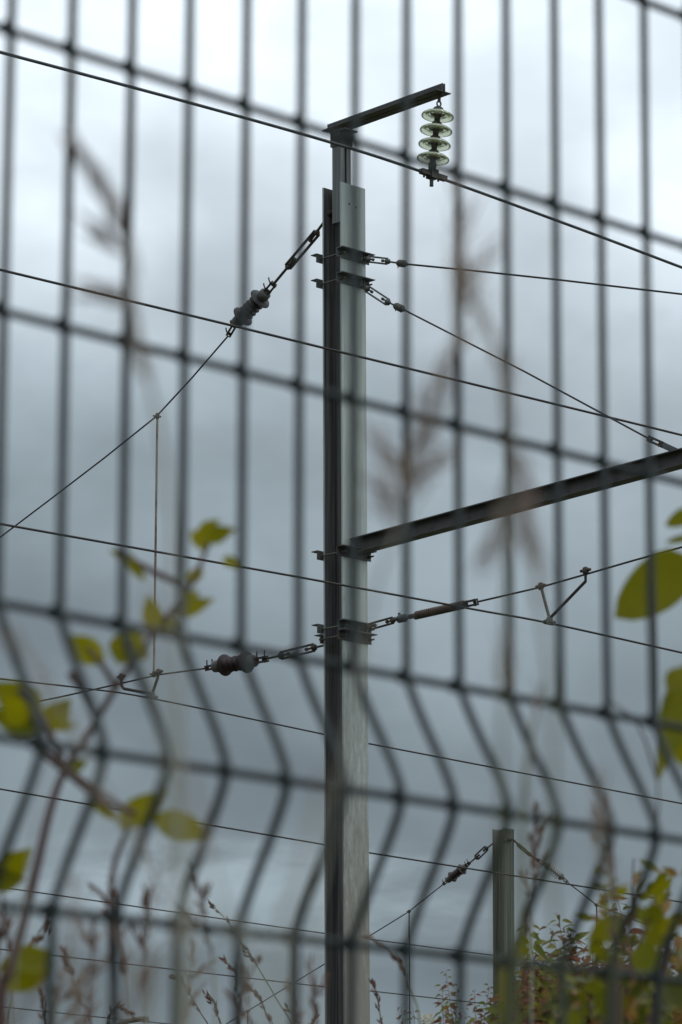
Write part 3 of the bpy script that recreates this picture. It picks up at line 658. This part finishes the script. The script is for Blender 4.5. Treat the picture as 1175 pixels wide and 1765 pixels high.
# leafy shoot, left
def shoot(name, stems, leaves, Y, label, cat='plant', group=None, lm=('leaf', 'leafg'), r=.0046, sm='stemr', jit=.05, wf=1.12, sq=1.0):
    q0 = to_ground(path(stems[0], Y)); root = thing(name, (q0[-1].x, q0[-1].y, 0), label, cat, group)
    s_ = MB(); c = catmull(q0, 4); s_.tube(c, [r*(.4+.9*i/len(c)) for i in range(len(c))], 7)
    for st_ in stems[1:]: cc = catmull(path(st_, Y), 3); s_.tube(cc, [r*(.45+.4*i/len(cc)) for i in range(len(cc))], 6)
    s_.build('stem', M[sm], root)
    f = MB()
    for lf in leaves:
        x0, y0, x1, y1, wpx = lf[:5]; mi = lf[5] if len(lf) > 5 else 0
        a = P(x0, y0, Y+random.uniform(-jit, jit)); b = P(x1, y1, a.y+random.uniform(-jit, jit)*.4); d_ = b-a
        nr = Vector((random.uniform(-.3, .3), -1, random.uniform(-.2, .3)))
        f.leaf(a+d_*0, d_, nr, d_.length*1.05, wpx*wf*Y/F, mi, random.uniform(-.1, .1), random.uniform(.1, .35), sq=sq)
    f.build('foliage', [M[x] for x in lm], root)
    return root
shoot('leafy_shoot', [[(372, 905), (350, 960), (328, 1010), (285, 1065), (235, 1130), (190, 1200), (150, 1270), (110, 1330), (85, 1400), (62, 1500), (40, 1590), (15, 1680), (0, 1765)], [(165, 1240), (140, 1190), (120, 1160)], [(60, 1290), (110, 1330), (160, 1370), (190, 1400)], [(230, 1405), (215, 1440), (195, 1500), (190, 1600), (200, 1765)],
                      [(200, 950), (255, 980), (320, 1012)], [(150, 1115), (185, 1160), (200, 1190)], [(30, 1190), (75, 1240), (110, 1320)], [(75, 1290), (130, 1335), (200, 1385), (235, 1405)]],
      [(350, 950, 352, 900, 34), (352, 930, 402, 912, 30), (345, 925, 375, 895, 26), (352, 948, 330, 918, 22), (385, 960, 412, 980, 20),
       (240, 975, 190, 950, 22), (250, 1000, 215, 960, 16), (290, 1060, 365, 1035, 34), (270, 1090, 255, 1030, 34), (268, 1065, 310, 1090, 26),
       (180, 1140, 112, 1098, 44), (205, 1145, 228, 1085, 52, 1), (190, 1120, 245, 1095, 30),
       (70, 1240, -10, 1180, 66), (65, 1262, -20, 1225, 40, 1), (75, 1262, 118, 1205, 48), (95, 1255, 130, 1250, 20), (40, 1250, 10, 1200, 44), (120, 1330, 150, 1310, 20, 1), (330, 1010, 345, 975, 26), (310, 1045, 340, 1020, 28), (235, 1130, 215, 1085, 34), (225, 1135, 255, 1120, 26, 1),
       (205, 1428, 285, 1368, 52), (262, 1408, 362, 1442, 48), (205, 1415, 150, 1382, 14, 1)], 3.2,
      'tall blurred leafy shoot with olive leaves and reddish stem along the left', 'plant', 'leafy shoots')
shoot('leafy_shoot', [[(-10, 1480), (-15, 1560), (-10, 1700), (-20, 1765)]], [(-10, 1525, 52, 1465, 46), (-15, 1520, 40, 1515, 36, 1)], 3.74, 'blurred green leaf poking in from the left edge', 'plant', 'leafy shoots')
shoot('leafy_shoot', [[(90, 1660), (40, 1665), (10, 1700), (-5, 1765)]], [(85, 1640, -5, 1705, 70), (15, 1650, 92, 1665, 42, 1)], 3.51, 'blurred broad olive leaf near the bottom left corner', 'plant', 'leafy shoots')
shoot('leafy_shoot', [[(1195, 900), (1185, 1000), (1190, 1100), (1195, 1300), (1190, 1765)]],
      [(1190, 960, 1062, 1060, 92), (1200, 880, 1150, 905, 30), (1190, 925, 1150, 935, 14)], 3.86, 'large rounded yellow-olive leaf at the right edge below the beam', 'plant', 'leafy shoots', lm=('leafy', 'leaf'), sq=.6, wf=1.05)
shoot('leafy_shoot', [[(1128, 1000), (1132, 1150), (1133, 1330), (1132, 1420), (1105, 1530), (1080, 1640), (1060, 1765)], [(1040, 1200), (1100, 1250), (1133, 1345)]],
      [(1185, 1140, 1130, 1335, 52), (1150, 1190, 1190, 1150, 40), (1150, 1230, 1185, 1330, 44, 1)], 3.51, 'long drooping dark green leaf pair with thin stem at the right edge', 'plant', 'leafy shoots', lm=('leafg', 'leaf'), r=.0018)
# blurred leaves low right
lv = [(1085, 1530, 1050, 1545, 22, 2), (1120, 1545, 1165, 1505, 34, 2), (1125, 1560, 1150, 1520, 22, 2), (1115, 1560, 1150, 1600, 40), (1125, 1600, 1090, 1550, 36),
      (1075, 1590, 1000, 1625, 62), (1050, 1590, 1090, 1585, 44, 1), (1035, 1620, 1010, 1655, 40), (1110, 1620, 1180, 1600, 54), (1140, 1610, 1180, 1570, 40, 2),
      (1115, 1680, 1105, 1610, 74), (1090, 1690, 1010, 1680, 30, 1), (1050, 1760, 1060, 1670, 76), 
      (1175, 1740, 1140, 1680, 56, 1), (1000, 1745, 960, 1790, 50), (1200, 1680, 1150, 1700, 50, 1), (1040, 1700, 990, 1705, 34)]
shoot('leafy_shoot', [[(1130, 1540), (1115, 1590), (1095, 1640), (1075, 1700), (1060, 1765)], [(1160, 1590), (1150, 1660), (1120, 1765)], [(1050, 1600), (1065, 1660), (1068, 1765)]],
      [(a_+(c_-a_)*0, b_, a_+(c_-a_)*.8, b_+(d__-b_)*.8, w_*.7, *m_) for a_, b_, c_, d__, w_, *m_ in lv], 3.75, 'dense blurred olive leaves filling the lower right corner', 'plant', 'leafy shoots', lm=('leafg', 'leafd', 'leaf'), wf=1.15)
shoot('leafy_shoot', [[(905, 1600), (890, 1650), (880, 1765)], [(862, 1680), (872, 1765)]],
      [(905, 1660, 900, 1590, 18, 1), (885, 1765, 868, 1660, 26, 1), (870, 1765, 890, 1640, 20, 1)], 2.81, 'very blurred green stems over the foot of the distant mast', 'plant', 'leafy shoots', lm=('leafg', 'leafg'), sm='stemg')
# a half-blurred layer of dark olive leaves between the fence and the shrub
mid = []
rnd = random.Random(11)
for _ in range(300):
    x = 925+rnd.random()**.8*290; y0 = 1640+(1-min(1, (x-940)/160))*60
    y = y0+rnd.random()*(1830-y0); an = rnd.uniform(-2.8, .6); l_ = rnd.uniform(18, 36)
    mid.append((x, y, x+math.cos(an)*l_, y+math.sin(an)*l_, l_*.5, rnd.choice((0, 0, 1, 1, 2))))
for _ in range(90):
    x = rnd.uniform(1020, 1190); y = rnd.uniform(1500, 1670); an = rnd.choice((-.3, -2.6, -.9))+rnd.uniform(-.3, .3); l_ = rnd.uniform(16, 34)
    mid.append((x, y, x+math.cos(an)*l_, y+math.sin(an)*l_, l_*.42, rnd.choice((0, 1, 2))))
shoot('leafy_shoot', [[(1092, 1480), (1088, 1560), (1085, 1640), (1080, 1765)], [(1160, 1500), (1140, 1600), (1120, 1765)], [(1040, 1530), (1060, 1640), (1070, 1765)], [(985, 1660), (1010, 1720), (1030, 1790)], [(1170, 1620), (1150, 1700), (1140, 1790)]],
      mid, 5.6, 'dark soft mass of small olive leaves between the fence and the reddish shrub', 'plant', 'leafy shoots', lm=('leafg', 'leafd', 'leafr'), r=.003, wf=1.1, jit=.4)
# shrub, sharper, farther
def shrub(tips, Y, base_px, label, rr=.006, leafL=.05, nl=22, mats=('bushg', 'bushr', 'bushy', 'bushg'), flowers=(), redtop=.45, name='shrub', top=.9, spike=False, shape=.42, low=14):
    base = P(base_px, 1765, Y); base.z = 0
    root = thing(name, base, label, 'shrub' if name == 'shrub' else 'weed', None)
    s_ = MB(); f = MB()
    for (tx, ty) in tips:
        tip = P(tx, ty, Y+random.uniform(-.8, .8)); b0 = base+Vector((random.uniform(-.25, .25)+(tip.x-base.x)*.35, random.uniform(-.25, .25), 0)); bul = Vector((random.uniform(-.45, .45), random.uniform(-.45, .45), 0))
        mid = lerp(b0, tip, .5)+Vector(((tip.x-b0.x)*.1, 0, .15))+bul*(1 if name == 'shrub' else .2); cc = catmull([b0, mid, lerp(mid, tip, .55)+V3(.02), tip], 8)
        s_.tube(cc, [rr*(1-.85*i/len(cc)) for i in range(len(cc))], 5)
        length = sum((cc[i+1]-cc[i]).length for i in range(len(cc)-1)); ang = random.random()*6
        for k in range(nl+low):
            dist = top*((k+random.uniform(-.35, .35)*(k > 0))/nl)**1.1 if k < nl else random.uniform(top*.8, max(top, length*.93)); acc = 0; idx = len(cc)-1
            while idx > 1 and acc+(cc[idx]-cc[idx-1]).length < dist: acc += (cc[idx]-cc[idx-1]).length; idx -= 1
            seg_ = (cc[idx-1]-cc[idx]); p = cc[idx]+seg_.normalized()*(dist-acc) if seg_.length > 1e-6 else cc[idx]
            ax = -seg_.normalized(); ang += 1.57+random.uniform(-.3, .3); u = ax.orthogonal().normalized(); v_ = ax.cross(u)
            for sg in (0, math.pi):
                if random.random() < .18: continue
                o_ = u*math.cos(ang+sg)+v_*math.sin(ang+sg); d_ = (o_+ax*random.uniform(.1, .7)+V3(.2)).normalized()
                Lf = leafL*random.uniform(.65, 1.15)*(.45+.55*min(1, dist/.12))
                if spike: Lf *= .6
                red = random.random() < redtop*(1.3 if dist < .15 else .6)
                mi = 1 if red else random.choice((0, 0, 2, 3))
                pet = p+d_*leafL*.15
                d_ = (d_+Vector((0, 0, -.25))).normalized()
                f.leaf(pet, d_, ax*.7+Vector((random.uniform(-.4, .4), -.5, 0))+V3(.5), Lf, Lf*shape, mi, random.uniform(.3, .85), .4)
    s_.build('branches', M['stemr'], root); f.build('foliage', [M[x] for x in mats], root)
    for (fx, fy, fr) in flowers:
        c = P(fx, fy, Y-.45); h = MB(); rad = fr*Y/F
        for k in range(150):
            o_ = V3(); o_ = o_.normalized()*random.random()**.4
            p = c+Vector((o_.x*rad*1.1, o_.y*rad, o_.z*rad*.8)); h.leaf(p, V3(), V3(), rad*.22, rad*.16, 0, .2, .4)
        h.build('blossom', M['flower'], root)
tips = [(962, 1578), (948, 1600), (975, 1600), (912, 1598), (1065, 1552), (930, 1645), (905, 1668), (985, 1625), (1005, 1648), (1020, 1620), (1042, 1655), (1060, 1640), (1085, 1625), (1110, 1650), (1140, 1640), (1165, 1625), (1190, 1650)]
tips += [(random.uniform(885, 1260), random.uniform(1668, 1830)) for _ in range(170)]
tips += [(random.uniform(890, 1040), random.uniform(1655, 1800)) for _ in range(170)]
shrub(tips, 14, 1070, 'leafy shrub with reddish and green leaves at the lower right before the distant mast', flowers=[(907, 1705, 19), (922, 1722, 14), (1015, 1765, 9)], nl=22, leafL=.085, top=.6, shape=.42)
shrub([(768, 1675), (762, 1700), (790, 1700), (817, 1708), (843, 1700), (690, 1735), (712, 1738), (760, 1725), (800, 1738), (830, 1735), (860, 1740), (780, 1750), (725, 1760), (750, 1770), (808, 1768), (850, 1768), (700, 1770), (885, 1735)], 14.5, 790,
      'low spindly weeds with tiny red and yellow leaves between the two masts', rr=.004, leafL=.042, nl=13, flowers=[(738, 1757, 13)], redtop=.5, name='weed_clump', top=.24)
